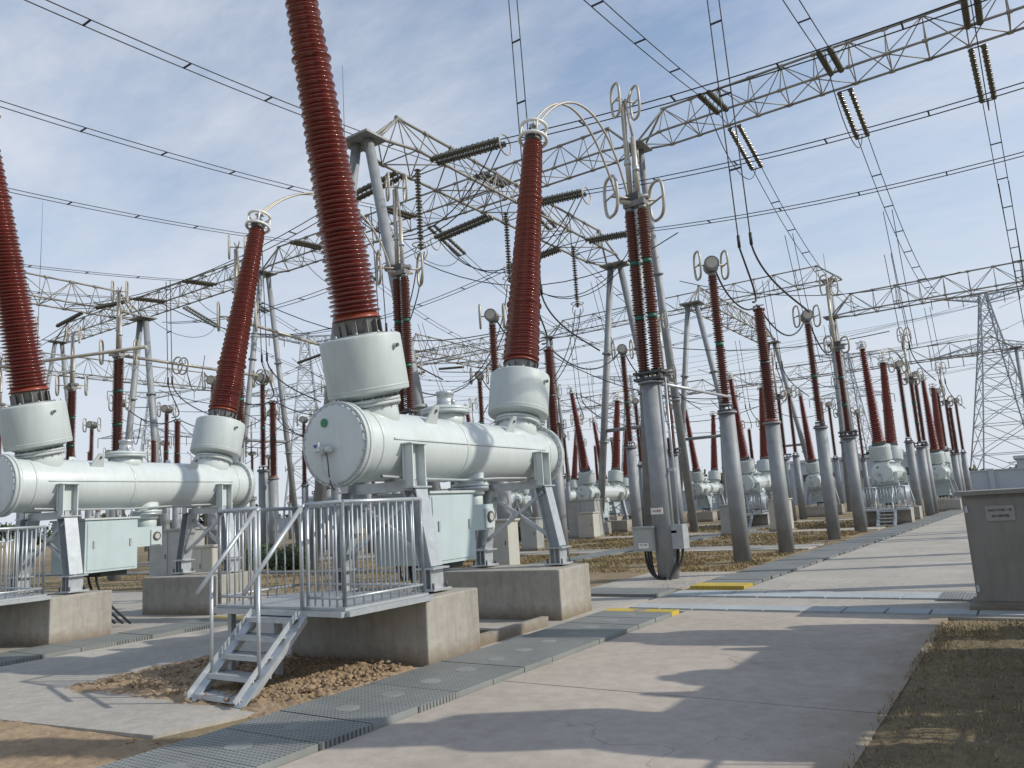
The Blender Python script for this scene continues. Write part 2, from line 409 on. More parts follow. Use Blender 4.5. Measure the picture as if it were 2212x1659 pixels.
T3=breaker(1.35,8.6)

# ------------------------------------------------------------------ poles
def ringpair(M,z,dx,a,b,ang,r=.028,mat='alu_ring',cx=0,cy=0):
    n=V((math.cos(ang),math.sin(ang),0));u=V((-math.sin(ang),math.cos(ang),0))
    for s in (-1,1):
        c=V((cx,cy,z))+n*dx*s
        M.oval(c,u,(0,0,1),a,b,r,mat,28,6,.7)
        M.tube(c-u*a*.95,c+u*a*.95,r*.6,mat,seg=6);M.tube(c,V((cx,cy,z)),r*.7,mat,seg=6)
def post_mesh():
    M=MB()
    M.lathe((0,0,0),(0,0,1),[(0,.205),(3.6,.185)],20,'steel_pole')
    M.lathe((0,0,3.6),(0,0,1),[(0,.24),(.04,.24)],16,'steel_pole')
    M.box((0,0,3.67),(.34,.34,.05),'dark_steel');M.box((0,0,3.80),(.26,.26,.04),'dark_steel')
    for i in range(4):
        a=math.pi/4+i*math.pi/2;M.tube((.15*math.cos(a),.15*math.sin(a),3.6),(.15*math.cos(a),.15*math.sin(a),3.82),.02,'dark_steel')
    M.sheds((0,0,3.85),(0,0,5.3),.075,.145,.135,26,'porcelain_brown',14)
    M.lathe((0,0,5.3),(0,0,1),[(0,.10),(.1,.10)],14,'green_joint')
    M.sheds((0,0,5.4),(0,0,7.12),.07,.135,.125,30,'porcelain_brown',14)
    M.lathe((0,0,7.12),(0,0,1),[(0,.10),(.1,.10)],14,'flange_grey')
    M.tube((0.1,-.2,7.42),(-.1,.2,7.42),.19,'flange_grey',seg=18)
    M.lathe((.105,-.21,7.42),(.45,-.9,0),[(0,.14),(.012,.14)],18,'alu_ring')
    ringpair(M,7.42,.36,.22,.36,.75,.03)
    return M.finish('post',False)
def arrester_mesh():
    M=MB()
    M.lathe((0,0,0),(0,0,1),[(0,.205),(3.45,.19)],20,'steel_pole')
    M.lathe((0,0,3.45),(0,0,1),[(0,.24),(.05,.24)],16,'steel_pole')
    M.lathe((0,0,3.5),(0,0,1),[(0,.17),(.08,.17)],16,'porcelain_orange')
    M.sheds((0,0,3.6),(0,0,5.1),.11,.185,.175,28,'porcelain_brown',16)
    M.lathe((0,0,5.1),(0,0,1),[(0,.13),(.09,.13)],14,'dark_steel')
    M.sheds((0,0,5.2),(0,0,6.65),.10,.165,.155,27,'porcelain_brown',16)
    M.lathe((0,0,6.65),(0,0,1),[(0,.17),(.03,.17),(.04,.06),(.1,.05)],16,'porcelain_brown')
    M.box((.0,0,6.78),(.3,.05,.03),'galv')
    return M.finish('arr',False)
def panto_mesh(double=True):
    M=MB();zt=4.12 if double else 3.5
    M.lathe((0,0,0),(0,0,1),[(0,.215),(zt-.1,.205)],24,'steel_pole')
    M.lathe((0,0,zt-.1),(0,0,1),[(0,.27),(.04,.27)],18,'steel_pole')
    M.box((0,0,zt),(.62,.34,.06),'dark_steel');M.box((0,0,zt+.14),(.66,.3,.05),'dark_steel')
    for x in (-.26,-.1,.1,.26):
        for y in (-.12,.12):M.tube((x,y,zt-.04),(x,y,zt+.2),.02,'dark_steel')
    if double:
        M.tube((.33,0,.9),(.33,0,zt),.025,'galv');M.box((.26,0,2.2),(.2,.06,.06),'galv')
    tops=7.95 if double else 6.75
    xs=((-.13,0),(.17,0)) if double else ((0,0),)
    z0=zt+.18;L=(tops-z0)/3
    for (x,y) in xs:
        for k in range(3):
            M.sheds((x,y,z0+k*L),(x,y,z0+(k+1)*L-.1),.07,.135,.13,20,'porcelain_brown',14)
            M.lathe((x,y,z0+(k+1)*L-.1),(0,0,1),[(0,.10),(.1,.10)],12,'green_joint' if k<2 else 'flange_grey')
    z=tops
    M.box((0.02,0,z+.06),(.5,.22,.12),'flange_grey');M.box((0.0,0,z+.2),(.3,.2,.2),'dark_steel')
    M.tube((-.3,-.1,z+.2),(.3,.1,z+.2),.07,'flange_grey',seg=10)
    ang=.95
    ringpair(M,z+.2,.56 if double else .4,.30 if double else .2,.44 if double else .3,ang,.036)
    M.tube((-.2,-.25,z+.1),(.2,.3,z+.1),.05,'alu_ring')
    H=2.55
    M.tube((-.08,0,z+.1),(-.07,0,z+H-.1),.06,'alu_ring',seg=10)
    if double:
        M.tube((.11,0,z+.1),(.10,0,z+1.6),.055,'alu_ring',seg=10)
        M.tube((.10,0,z+1.6),(.0,0,z+H),.03,'alu_ring',seg=8)
        M.tube((-.08,.0,z+1.0),(-.08,.0,z+1.1),.08,'galv',seg=10)
        M.tube((.11,.0,z+.8),(.11,.0,z+.9),.075,'galv',seg=10)
    for dx in (-.03,.03):M.tube((dx,0,z+H-.1),(dx*5,0,z+H+.15),.02,'alu_ring')
    ringpair(M,z+H-.05,.24,.20,.38,ang,.03)
    return M.finish('panto',False)
PO=post_mesh();AR=arrester_mesh();PA=panto_mesh(True);PB=panto_mesh(False)
def row(dx):
    for me,n,x,y in ((PA,'pantograph_disconnector',-6.46,15),(PO,'post_insulator',-6.13,18.72),(AR,'surge_arrester',-5.78,21.35),
                     (PO,'post_insulator',-5.7,26.8),(PB,'disconnect_switch',-5.55,30.5)):
        inst(n,me,(x+dx,y,0),random.uniform(-.08,.08))
row(0);row(-6.9);row(-13.8);row(-20.7);row(-27.6);row(8.3)
for k,dx in enumerate((0,-6.7,-14.1,-21,-28)):
    breaker(-5.35+dx,37.4 if k!=1 else 40.5,False,k<2,s=.88)
    for me,n,x,y in ((PO,'post_insulator',-4.9,41.6),(PB,'disconnect_switch',-4.7,44),(PO,'post_insulator',-4.75,46.5),(PO,'post_insulator',-4.6,56.5),(PB,'disconnect_switch',-4.4,59),(AR,'surge_arrester',-4.4,61.5),(PO,'post_insulator',-4.2,64.5)):
        if k==1 and y<44:continue
        inst(n,me,(x+dx,y,0))
    breaker(-4.6+dx,51.3,False,False,s=.88)
for x in (-34.5,-41.4,-48.3,-55.2,-62):
    for me,n,y in ((PA,'pantograph_disconnector',17),(PO,'post_insulator',21.5),(AR,'surge_arrester',25),(PO,'post_insulator',30),(PB,'disconnect_switch',37),(PO,'post_insulator',44),(PB,'disconnect_switch',52)):
        inst(n,me,(x,y,0))
    breaker(x,59,False,False)
inst('post_insulator',PO,(-27.2,21.4,0),0,1.06)
for x,y in ((-24,27),(-31,28),(-31,34.5),(-24,35),(-38,33),(-44.6,33.5),(-51,27)):
    inst('surge_arrester',AR,(x,y,0),0,.9)

# ------------------------------------------------------------------ gantries
def truss(name,p0,p1,w=1.3,h=1.45,n=14,inset=1,r=.055):
    M=MB();p0=V(p0);p1=V(p1);d=(p1-p0);L=d.length;d.normalize();s=V((0,0,1)).cross(d)
    a=[];b=[];c=[]
    for i in range(n+1):
        p=p0+d*(L*i/n);ww=w/2 if 0<i<n else w/4
        a.append(p+s*ww);b.append(p-s*ww)
        if inset<=i<=n-inset:c.append((i,p+V((0,0,h))))
    for q in (a,b):
        for i in range(n):M.tube(q[i],q[i+1],r,'truss_paint',seg=8)
    for k in range(len(c)-1):M.tube(c[k][1],c[k+1][1],r,'truss_paint',seg=8)
    M.tube(a[0],c[0][1],r,'truss_paint');M.tube(b[0],c[0][1],r,'truss_paint')
    M.tube(a[n],c[-1][1],r,'truss_paint');M.tube(b[n],c[-1][1],r,'truss_paint')
    rr=r*.45
    for i in range(n+1):
        M.tube(a[i],b[i],rr,'truss_paint',seg=6)
        if i<n:
            if i%2:M.tube(a[i],b[i+1],rr,'truss_paint',seg=6)
            else:M.tube(b[i],a[i+1],rr,'truss_paint',seg=6)
    for k,(i,t) in enumerate(c):
        M.tube(a[i],t,rr,'truss_paint',seg=6);M.tube(b[i],t,rr,'truss_paint',seg=6)
        M.lathe(t-d*.12,d,[(0,r*1.5),(.24,r*1.5)],8,'truss_paint')
        M.lathe(a[i]-d*.1,d,[(0,r*1.5),(.2,r*1.5)],8,'truss_paint');M.lathe(b[i]-d*.1,d,[(0,r*1.5),(.2,r*1.5)],8,'truss_paint')
        if k<len(c)-1:
            t2=c[k+1][1]
            if k%2:M.tube(a[i],t2,rr,'truss_paint',seg=6);M.tube(b[i],t2,rr,'truss_paint',seg=6)
            else:M.tube(a[i+1],t,rr,'truss_paint',seg=6);M.tube(b[i+1],t,rr,'truss_paint',seg=6)
    return M.finish(name)
def aframe(x,y,z,spread,axis='X',rod=0,r=.2):
    M=MB();d=V((1,0,0)) if axis=='X' else V((0,1,0))
    for s in (-1,1):
        a=V((x,y,z))+d*.28*s;b=V((x,y,0))+d*spread*s
        M.tube(a,b,r*.85,'steel_pole',r,seg=14)
        for f in (.33,.66):
            q=a.lerp(b,f);u=(b-a).normalized();M.lathe(q-u*.05,u,[(0,r*1.35),(.1,r*1.35)],14,'steel_pole')
    f=.62
    M.tube(V((x,y,z*(1-f)))-d*(.28+(spread-.28)*f),V((x,y,z*(1-f)))+d*(.28+(spread-.28)*f),r*.5,'steel_pole')
    M.box((x,y,z+.04),(1.4,1.0,.08) if axis=='X' else (1.0,1.4,.08),'steel_pole')
    if rod:
        M.tube((x,y,z),(x,y,z+rod*.45),.06,'steel_pole');M.tube((x,y,z+rod*.45),(x,y,z+rod),.025,'steel_pole')
    return M.finish('gantry_column')
ZB=14.2;ZA=18.5;YA=33;XB=-17.2
truss('gantry_beam',(XB,18,ZB),(XB,36.5,ZB),1.7,1.5,12)
aframe(XB-.1,17.8,ZB-.05,2.9,'X',0);aframe(XB,36.6,ZB-.05,2.2,'X',0)
truss('gantry_beam',(-13.7,YA,ZA),(14,YA,ZA),1.6,1.5,20)
truss('gantry_beam',(-41.5,YA,ZA),(-13.9,YA,ZA),1.6,1.5,20)
truss('gantry_beam',(-69.5,YA,ZA),(-41.7,YA,ZA),1.6,1.5,20)
aframe(-13.8,YA,ZA-.05,2.6,'Y',0);aframe(-41.6,YA,ZA-.05,2.6,'Y',0);aframe(14,YA,ZA,2.6,'Y',0);aframe(-69.5,YA,ZA,2.6,'Y',0)
truss('gantry_beam',(-43,9,ZB),(-43,25,ZB),1.5,1.4,12);aframe(-43,25.2,ZB-.05,2.4,'X')
truss('gantry_beam',(XB,48,ZB),(XB,66,ZB),1.5,1.5,12);aframe(XB,47.8,ZB-.05,2.4,'X',0);aframe(XB,66.2,ZB,2.4,'X')
truss('gantry_beam',(-11,60,ZB),(16,60,ZB),1.5,1.5,18);aframe(-11,60,ZB-.05,2.4,'Y',5)
truss('gantry_beam',(-39,44,ZB),(-39,62,ZB),1.5,1.5,12);aframe(-39,43.8,ZB,2.4,'X');aframe(-39,62,ZB,2.4,'X')
truss('gantry_beam',(-66,66,ZA),(-39,66,ZA),1.5,1.5,16);truss('gantry_beam',(-39,66,ZA),(-11,66,ZA),1.5,1.5,16);aframe(-39,66,ZA,2.4,'Y');aframe(-66,66,ZA,2.4,'Y');aframe(-12,66,ZA,2.4,'Y')
truss('gantry_beam',(-62,23,ZB),(-62,44,ZB),1.5,1.5,12);aframe(-62,23,ZB,2.4,'X');aframe(-62,44,ZB,2.4,'X')
truss('gantry_beam',(-62,90,ZB),(-30,90,ZB),1.5,1.5,16);aframe(-30,90,ZB,2.4,'Y');truss('gantry_beam',(-30,90,ZB),(0,90,ZB),1.5,1.5,16);aframe(0,90,ZB,2.4,'Y')
for x,y,h in ((-27,26.5,25),(-60,27,27)):
    M=MB();M.tube((0,0,0),(0,0,h*.55),.13,'steel_pole',.08,seg=10);M.tube((0,0,h*.55),(0,0,h*.8),.04,'steel_pole',.03,seg=6);M.tube((0,0,h*.8),(0,0,h),.02,'dark_steel',.01,seg=6);o=M.finish('lightning_rod');o.location=(x,y,0)

# ------------------------------------------------------------------ wires
W=MB()
def bundle(a,b,sag,sep=.4,sp=2.2,r=.019,n=18):
    Mx=W;P=catenary(a,b,sag,n);d=(V(b)-V(a));d.z=0
    s=V((0,0,1)).cross(d).normalized() if d.length>.5 else V((1,0,0))
    for k in (-1,1):Mx.poly([p+s*sep/2*k for p in P],r,'wire',5)
    L=(V(b)-V(a)).length;m=max(1,int(L/sp))
    for i in range(1,m):
        f=i/m;p=V(a).lerp(V(b),f)-V((0,0,sag*4*f*(1-f)))
        Mx.bar(p-s*sep/2,p+s*sep/2,.045,.045,'wire')
def istring(a,b,n=24,R=.125,seg=10):
    a=V(a);b=V(b);W.sheds(a,b,.035,R,R,n,'string_green',seg)
def dstring(a,b,off,n=24):
    off=V(off)
    istring(V(a)+off,V(b)+off,n);istring(V(a)-off,V(b)-off,n)
    for q in (a,b):W.tube(V(q)-off*1.3,V(q)+off*1.3,.03,'dark_steel')
for x in (-9.3,-4.5,.4,-21,-27.5,-35,-46,-52):
    zz=ZA-.05
    dstring((x,YA-.8,zz),(x,YA-3.2,zz-.2),(.2,0,0))
    bundle((x,YA-3.2,zz-.2),(x,-25,zz),2.2,.42,3.2,n=26)
    dstring((x,YA+.8,zz-.1),(x+.1,YA+3.6,zz-1.2),(.22,0,0))
    bundle((x+.1,YA+3.6,zz-1.2),(x+.5,60,ZB+.2),1.6,.42,2.4)
    W.poly(bez((x,YA-3.0,zz-.2),(x,YA-2,zz-2.6),(x,YA+2.5,zz-3.2),(x+.1,YA+3.4,zz-1.2)),.02,'wire',5)
    for o in (-.2,.2):W.poly(catenary((x+.2+o,41,zz-3.4),(x+.2+o*.6,44.2,8.6),.4,8),.018,'wire',5)
for y in (20.5,26.2,32):
    for s,xe in ((1,14),(-1,-42.3)):
        a=V((XB+.8*s,y,ZB-.05));b=a+V((3.0*s,0,-.25));istring(a+V((0,.2,0)),b+V((0,.2,0)),26);istring(a-V((0,.2,0)),b-V((0,.2,0)),26)
        bundle(b,(xe,y,ZB-.2),1.0,.4,3.0)
        W.oval(b+V((.1*s,0,-.15)),(0,1,0),(0,0,1),.35,.35,.025,'alu_ring',20,6)
    for o in (-.2,.2):W.poly(bez((XB+3.6,y+o,ZB-.4),(XB+1.6,y+o,ZB-3.4),(XB-1.6,y+o,ZB-3.4),(XB-3.6,y+o,ZB-.4)),.022,'wire',5)
    istring((XB,y,ZB-.1),(XB,y,ZB-3.2),26)
    W.oval((XB,y,ZB-3.0),(1,0,0),(0,1,0),.3,.3,.02,'alu_ring',18,6)
    W.oval((XB,y,ZB-3.3),(1,0,0),(0,0,1),.3,.3,.02,'alu_ring',18,6)
    for o in (-.15,.15):W.poly(bez((XB+o,y,ZB-3.3),(XB-.5+o,y+.1,ZB-6),(XB-2.2+o,y+.3,ZB-7),(XB-2.9+o,y+.4,7.2)),.022,'wire',5)
for y in (11,16,22,40,46,52):
    bundle((-72,y,ZB-.6),(-43.8,y,ZB-.3),1.2,.4,4);bundle((-42.2,y,ZB-.3),(XB,y+3,ZB-.6),1.0,.4,4) if y>30 else None
    istring((-43.8,y,ZB-.05),(-46.6,y,ZB-.3),22);istring((-42.2,y,ZB-.05),(-39.4,y,ZB-.3),22)
    W.oval((-39.3,y,ZB-.4),(0,1,0),(0,0,1),.35,.35,.025,'alu_ring',20,6)
bundle((-24,20.9,25),(14,20.9,25),.6,.4,3)
def dropper(x,y,z0,z1,sep=.34):
    P0=V((x-.25,y,z0));P1=V((x,y,z1+1.6))
    bundle(P0,P1,0,sep,2.3,.02,4)
    W.poly(bez(P1+V((-sep/2,0,0)),P1+V((0,.2,-1.0)),(x,y+.9,z1+.1),(x,y+.1,z1)),.028,'wire',6)
    W.poly(bez(P1+V((sep/2,0,0)),P1+V((.3,.2,-1.0)),(x+.8,y+1.5,z1+.2),(x+1.0,y+2.2,z1-.1)),.028,'wire',6)
    for s in (-1,1):W.tube(P1+V((s*sep/2,0,.0)),P1+V((s*sep/2,0,.35)),.045,'wire')
for dx in (0,-6.9,-13.8,-20.7,-27.6):
    dropper(-5.85+dx,21.0,24.6 if dx>-10 else 13.6,6.85)
    W.poly(bez((-6.1+dx,18.8,7.45),(-6.1+dx,19.5,6.6),(-5.9+dx,20.6,6.3),(-5.8+dx,21.3,6.8)),.025,'wire',5)
    W.poly(bez((-5.8+dx,21.4,6.8),(-5.8+dx,23.3,6.0),(-5.7+dx,25,6.2),(-5.7+dx,26.7,7.4)),.025,'wire',5)
    W.poly(bez((-5.7+dx,26.9,7.4),(-5.6+dx,28,6.0),(-5.6+dx,29.5,6.2),(-5.55+dx,30.4,6.9)),.025,'wire',5)
    dropper(-5.0+dx,47,14.5,7.4);dropper(-4.6+dx,61.5,14,6.8)
L=MB()
for T,px in ((T1,-6.46),(T2,-13.36),(T3,1.84)):
    for sg in (1,-1):
        hb=1.68+(BT+.36)*math.sin(TILT[sg]);zb=2.45+(BT+.36)*math.cos(TILT[sg])
        for o in (-.09,.09):
            q=T(hb*sg);s=V((q[0]+o,q[1],zb))
            if sg>0:
                e=V((px+o*1.4-.1,14.6,8.1))
                L.poly(bez(s,s+V((0,.9,1.1)),e+V((0,-1.1+o*2,2.2)),e,24),.024,'alu_ring',8)
            else:L.poly(bez(s,s+V((0,-.25,1.2)),s+V((0,-2.6,1.2)),s+V((0,-4,-.2)),14),.024,'alu_ring',8)
for bx in (-5.35,-19.4):
    for o in (-.09,.09):
        s=V((bx+o,40.0,7.6));L.poly(bez(s,s+V((0,.2,1.)),(bx+.6,43,8.4),(bx+.6,44,7.0),12),.024,'alu_ring',6)
L.tube((-27.2,15,8.05),(-27.2,21.4,7.95),.06,'alu_ring',seg=10)
L.tube((-20.3,15,8.05),(-20.0,18.7,7.6),.05,'alu_ring',seg=10)
L.tube((-34,12,8),(-24,14.2,7.7),.06,'alu_ring',seg=10)
L.tube((-6.4,15,4.05),(-6.0,18.7,4.0),.035,'galv',seg=10)
for p in ((-27.2,21.4,7.9),(-27.2,17.5,7.95),(-30,12.9,7.9)):
    for s in(-.12,.12):L.oval(V(p)+V((0,s,0)),(1,0,0),(0,0,1),.33,.33,.03,'alu_ring',20,6)
L.finish('flexible_busbar_leads')
for k in range(44):
    x0=random.uniform(-62,-12);y0=random.uniform(20,60);x1=x0+random.uniform(4,13);z=random.uniform(6.8,13)
    W.poly(catenary((x0,y0,z),(x1,y0+random.uniform(-6,6),z-random.uniform(0,3)),random.uniform(.6,2.4),12),.022,'wire',5)
for k in range(12):
    z=24+3*k;y=110+8*k
    W.poly(catenary((-190,y,z*.9),(-2+random.uniform(-8,8),205,28+(k%3)*7),6,20),.045,'hazed_far_steel',4)
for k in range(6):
    W.poly(catenary((-8+3*k,200,27+(k%3)*6),(30+10*k,60,34+(k%3)*5),4,20),.05,'hazed_far_steel',4)
W.finish('overhead_conductors')

# ------------------------------------------------------------------ lattice transmission towers
def tower(x,y,H,rz,wb=9,t=1.0):
    M=MB();lv=[0,.16,.31,.44,.56,.66,.75,.83,.91,1.0]
    def hw(f):return (wb/2)*(1-f)**1.15*.92+.7
    for i in range(len(lv)-1):
        f0,f1=lv[i],lv[i+1];a,b=hw(f0),hw(f1);z0,z1=f0*H,f1*H
        c0=[V((sx*a,sy*a,z0)) for sx,sy in((1,1),(-1,1),(-1,-1),(1,-1))];c1=[V((sx*b,sy*b,z1)) for sx,sy in((1,1),(-1,1),(-1,-1),(1,-1))]
        for k in range(4):
            j=(k+1)%4;M.bar(c0[k],c1[k],.28*t,.28*t,'hazed_far_steel')
            M.bar(c0[k],c1[j],.14*t,.14*t,'hazed_far_steel');M.bar(c0[j],c1[k],.14*t,.14*t,'hazed_far_steel');M.bar(c1[k],c1[j],.14*t,.14*t,'hazed_far_steel')
            m0=(c0[k]+c1[j])/2;M.bar(m0,(c0[k]+c1[k])/2,.1*t,.1*t,'hazed_far_steel');M.bar(m0,(c0[j]+c1[j])/2,.1*t,.1*t,'hazed_far_steel')
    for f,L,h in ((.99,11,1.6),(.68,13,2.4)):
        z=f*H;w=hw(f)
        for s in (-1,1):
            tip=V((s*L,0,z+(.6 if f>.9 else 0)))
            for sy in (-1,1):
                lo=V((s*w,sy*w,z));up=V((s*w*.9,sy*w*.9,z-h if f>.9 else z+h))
                M.bar(lo,tip,.2*t,.2*t,'hazed_far_steel');M.bar(up,tip,.2*t,.2*t,'hazed_far_steel')
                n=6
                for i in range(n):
                    M.bar(lo.lerp(tip,i/n),up.lerp(tip,(i+.5)/n),.1*t,.1*t,'hazed_far_steel');M.bar(up.lerp(tip,(i+.5)/n),lo.lerp(tip,(i+1)/n),.1*t,.1*t,'hazed_far_steel')
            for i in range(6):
                f2=i/6;M.bar(V((s*w,w,z)).lerp(tip,f2),V((s*w,-w,z)).lerp(tip,f2+.16),.1*t,.1*t,'hazed_far_steel')
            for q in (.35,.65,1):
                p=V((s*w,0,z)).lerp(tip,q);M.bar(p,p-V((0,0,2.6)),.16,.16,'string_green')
    o=M.finish('lattice_transmission_tower');o.location=(x,y,0);o.rotation_euler=(0,0,rz)
tower(-4.8,212,45.5,.25,15,1.0);tower(-128,112,42,.9,10);tower(-45,260,44,.5,10,.9);tower(-100,215,40,.7,9,.9);tower(-200,120,40,.9,9,.9)

# ------------------------------------------------------------------ ground
def sheet(name,pts,z,mat,th=0):
    M=MB();n=len(pts)
    if th:
        vs=[(x,y,z) for x,y in pts]+[(x,y,z-th) for x,y in pts]
        fs=[list(range(n))]+[[i,i+n,(i+1)%n+n,(i+1)%n] for i in range(n)]
    else:vs=[(x,y,z) for x,y in pts];fs=[list(range(n))]
    M.add(vs,fs,mat,False);return M.finish(name)
def rect(x0,x1,y0,y1):return [(x0,y0),(x1,y0),(x1,y1),(x0,y1)]
sheet('ground',rect(-1500,1500,-300,2500),0,'ground_mat')
def drift(x,y):return x+.03*max(0,y-13)
M=MB();y=-8.9
while y<75:
    y1=y+5.0
    if y<10.6<y1:y1=10.62
    if y1>75:y1=75
    if not(10.6<y<13.1):
        a=[(drift(-4.36,y),y+.01),(drift(-1.1 if y<12 else .9,y),y+.01),(drift(-1.1 if y<12 else .9,y1),y1-.01),(drift(-4.36,y1),y1-.01)]
        M.add([(p[0],p[1],.035) for p in a]+[(p[0],p[1],-.1) for p in a],[[0,1,2,3],[0,4,5,1],[1,5,6,2],[2,6,7,3],[3,7,4,0]],'road_concrete' if y<12 else 'slab_concrete',False)
        y=y1
    else:y=13.1
M.finish('concrete_road')
sheet('road_crossing',rect(-5.4,.9,10.63,13.09),.031,'slab_concrete',.1)
M=MB()
x=-5.3
while x<1.2:
    M.box((x+.24,10.95,.04+random.uniform(-.003,.003)),(.475,.42,.03),'strip_concrete');M.box((x+.24,12.45,.04+random.uniform(-.003,.003)),(.475,.62,.03),'strip_concrete');x+=.5
M.finish('crossing_cover_slabs')
def covers(name,x0,x1,y0,y1,step,h=.085,axis='Y',yel=None,dots=True):
    M=MB();y=y0
    while y<y1-.05:
        e=min(y+step,y1);mat='cover_yellow' if yel and yel(y) else 'cover_grey'
        jz=random.uniform(-.004,.004);jx=random.uniform(-.008,.008)
        if axis=='Y':
            cx=drift((x0+x1)/2,y)+jx;M.box((cx,(y+e)/2,h/2+jz),(x1-x0,e-y-.010,h),mat)
            if dots:M.lathe((cx,(y+e)/2,h+jz-.01),(0,0,1),[(0,.10),(.013,.10)],18,'cover_plain')
        else:M.box(((y+e)/2,(x0+x1)/2,h/2+jz),(e-y-.010,x1-x0,h),mat)
        y=e
    return M.finish(name)
covers('cable_trench_cover',-5.42,-4.37,-6,10.4,.52,yel=lambda y:y>9.8)
covers('cable_trench_cover',-5.36,-4.40,13.3,64,.52,.07,yel=lambda y:y<13.7,dots=False)
covers('cable_trench_cover',12.2,13.05,-8.6,-5.5,.5,.06,'X',dots=False)
covers('cable_trench_cover',12.0,12.75,-1.35,-.75,.3,.06,'X',dots=False)
covers('cable_trench_cover',-12.25,-11.3,-2,8.6,.52,.07,yel=lambda y:y>8.0,dots=False)
covers('cable_trench_cover',-12.25,-11.3,11,40,.52,.07,dots=False)
covers('cable_trench_cover',16.8,17.5,-40,-12.5,.5,.06,'X',dots=False)
sheet('concrete_pavement',rect(-11.2,-8.3,3.3,14.2),.03,'slab_concrete',.08)
sheet('concrete_pavement',[(-8.29,3.35),(-6.0,3.65),(-5.75,4.55),(-8.29,4.6)],.028,'slab_concrete',.08)
sheet('concrete_pavement',rect(-8.29,-5.5,6.3,12.1),.024,'slab_concrete',.08)
sheet('concrete_pavement',rect(-22,-12.3,3.0,12.0),.02,'slab_concrete',.08)
sheet('concrete_pavement',rect(-40,-5.5,22.5,24.4),.03,'slab_concrete',.08)
sheet('concrete_pavement',rect(-40,-5.2,31.8,33.6),.03,'slab_concrete',.08)
sheet('concrete_pavement',rect(-7.4,-5.5,13.3,16.3),.022,'slab_concrete',.06)
sheet('concrete_pavement',rect(-40,-5,41.8,43.6),.03,'slab_concrete',.08)
M=MB();M.box((-6.9,8.0,.09),(2.2,.12,.12),'block_concrete');M.box((-5.75,8.2,.08),(.1,1.8,.14),'block_concrete');M.finish('trench_kerb')
def lumpy(h0,x0,x1,y0,y1,nx,ny,mat='soil',amp=1.0):
    M=MB();vs=[];fs=[]
    for j in range(ny+1):
        for i in range(nx+1):
            x=x0+(x1-x0)*i/nx;y=y0+(y1-y0)*j/ny
            e=min(i,nx-i)/nx*6;g=min(j,ny-j)/ny*6;k=min(1,e,g)
            wx=(N.noise(V((x*.9,y*.9,3)))*.25+N.noise(V((x*4,y*4,3)))*.08);wy=N.noise(V((x*.9,y*.9,9)))*.25
            h=h0*k+amp*(N.noise(V((x*6,y*6,0)))*.02+N.noise(V((x*17,y*17,4)))*.018+N.noise(V((x*40,y*40,4)))*.009)*min(1,k*2)
            vs.append((x+wx*(1-k),y+wy*(1-k),max(-.03,h)+(.0 if k>0 else -.05)))
    for j in range(ny):
        for i in range(nx):
            a=j*(nx+1)+i;fs.append([a,a+1,a+nx+2,a+nx+1])
    M.add(vs,fs,mat,True)
    return M
M=lumpy(.085,-9.0,-5.43,4.3,6.5,240,150,amp=1.5)
def clod(M,x,y,z,r,mat='soil'):
    vs=[];n=6
    for k,(h,q) in enumerate(((-.6,.6),(.1,1),(.7,.6))):
        for i in range(n):
            a=2*math.pi*(i+.5*k)/n;rr=r*q*random.uniform(.6,1.35);vs.append((x+rr*math.cos(a),y+rr*math.sin(a),z+h*r*random.uniform(.5,1.1)))
    fs=[]
    for k in range(2):
        for i in range(n):
            j=(i+1)%n;fs.append([k*n+i,k*n+j,(k+1)*n+j,(k+1)*n+i])
    fs.append([2*n+i for i in range(n)]);M.add(vs,fs,mat,True)
for i in range(2600):
    x=random.triangular(-8.6,-5.46,-6.3);y=random.triangular(4.4,6.3,5.5);r=abs(random.gauss(0,.012))+.005
    if random.random()<.03:r*=2.2
    clod(M,x,y,.085+r*.1,min(r,.05))
for i in range(500):
    x=random.uniform(-8.5,-5.5);y=random.uniform(1.5,3.6);clod(M,x,y,.01,abs(random.gauss(0,.010))+.004)
M.finish('soil_mound')
M=lumpy(.05,-1.35,1.4,2.2,10.4,130,300,'verge_mat',.5)
for i in range(350):clod(M,random.uniform(-1.05,.3),random.uniform(4,10.2),.05,abs(random.gauss(0,.007))+.003)
M.finish('bare_soil_verge')
M=lumpy(.05,-9.5,-5.5,1.2,3.6,150,110,amp=.8);M.finish('bare_soil_verge')
M=MB();vs=[];fs=[]
def blades(x0,x1,y0,y1,n,hm,sz=1):
    c=0
    while c<n:
        x=random.uniform(x0,x1);y=random.uniform(y0,y1)
        if N.noise(V((x*.8,y*.8,1)))+random.uniform(-.3,.3)<0:c+=.4;continue
        a=random.uniform(0,6.28);h=random.uniform(.3,1)*hm;w=.003*sz+.0006*y*sz;lx,ly=random.gauss(0,h*.6),random.gauss(0,h*.6)
        z0=.04 if x>-1.4 else 0
        o=len(vs);vs.extend([(x-w*math.cos(a),y-w*math.sin(a),z0),(x+w*math.cos(a),y+w*math.sin(a),z0),(x+lx,y+ly,z0+h)]);fs.append([o,o+1,o+2]);c+=1
blades(-1.15,.4,4.5,10.3,9000,.05,.7);blades(-9.3,-5.6,1.5,3.4,3500,.06);blades(-17,-5.6,16.5,22.4,26000,.09);blades(-20,-5.5,24.5,31.7,22000,.10,1.2)
blades(-7.2,-5.4,13.2,17,600,.06,.7);blades(-30,-12.4,12.5,22,14000,.09);blades(-8.6,-5.5,4.4,6.4,400,.06);blades(-30,-5,34,42,12000,.12,1.5)
M.add(vs,fs,'dry_blade',False);M.finish('dry_grass')
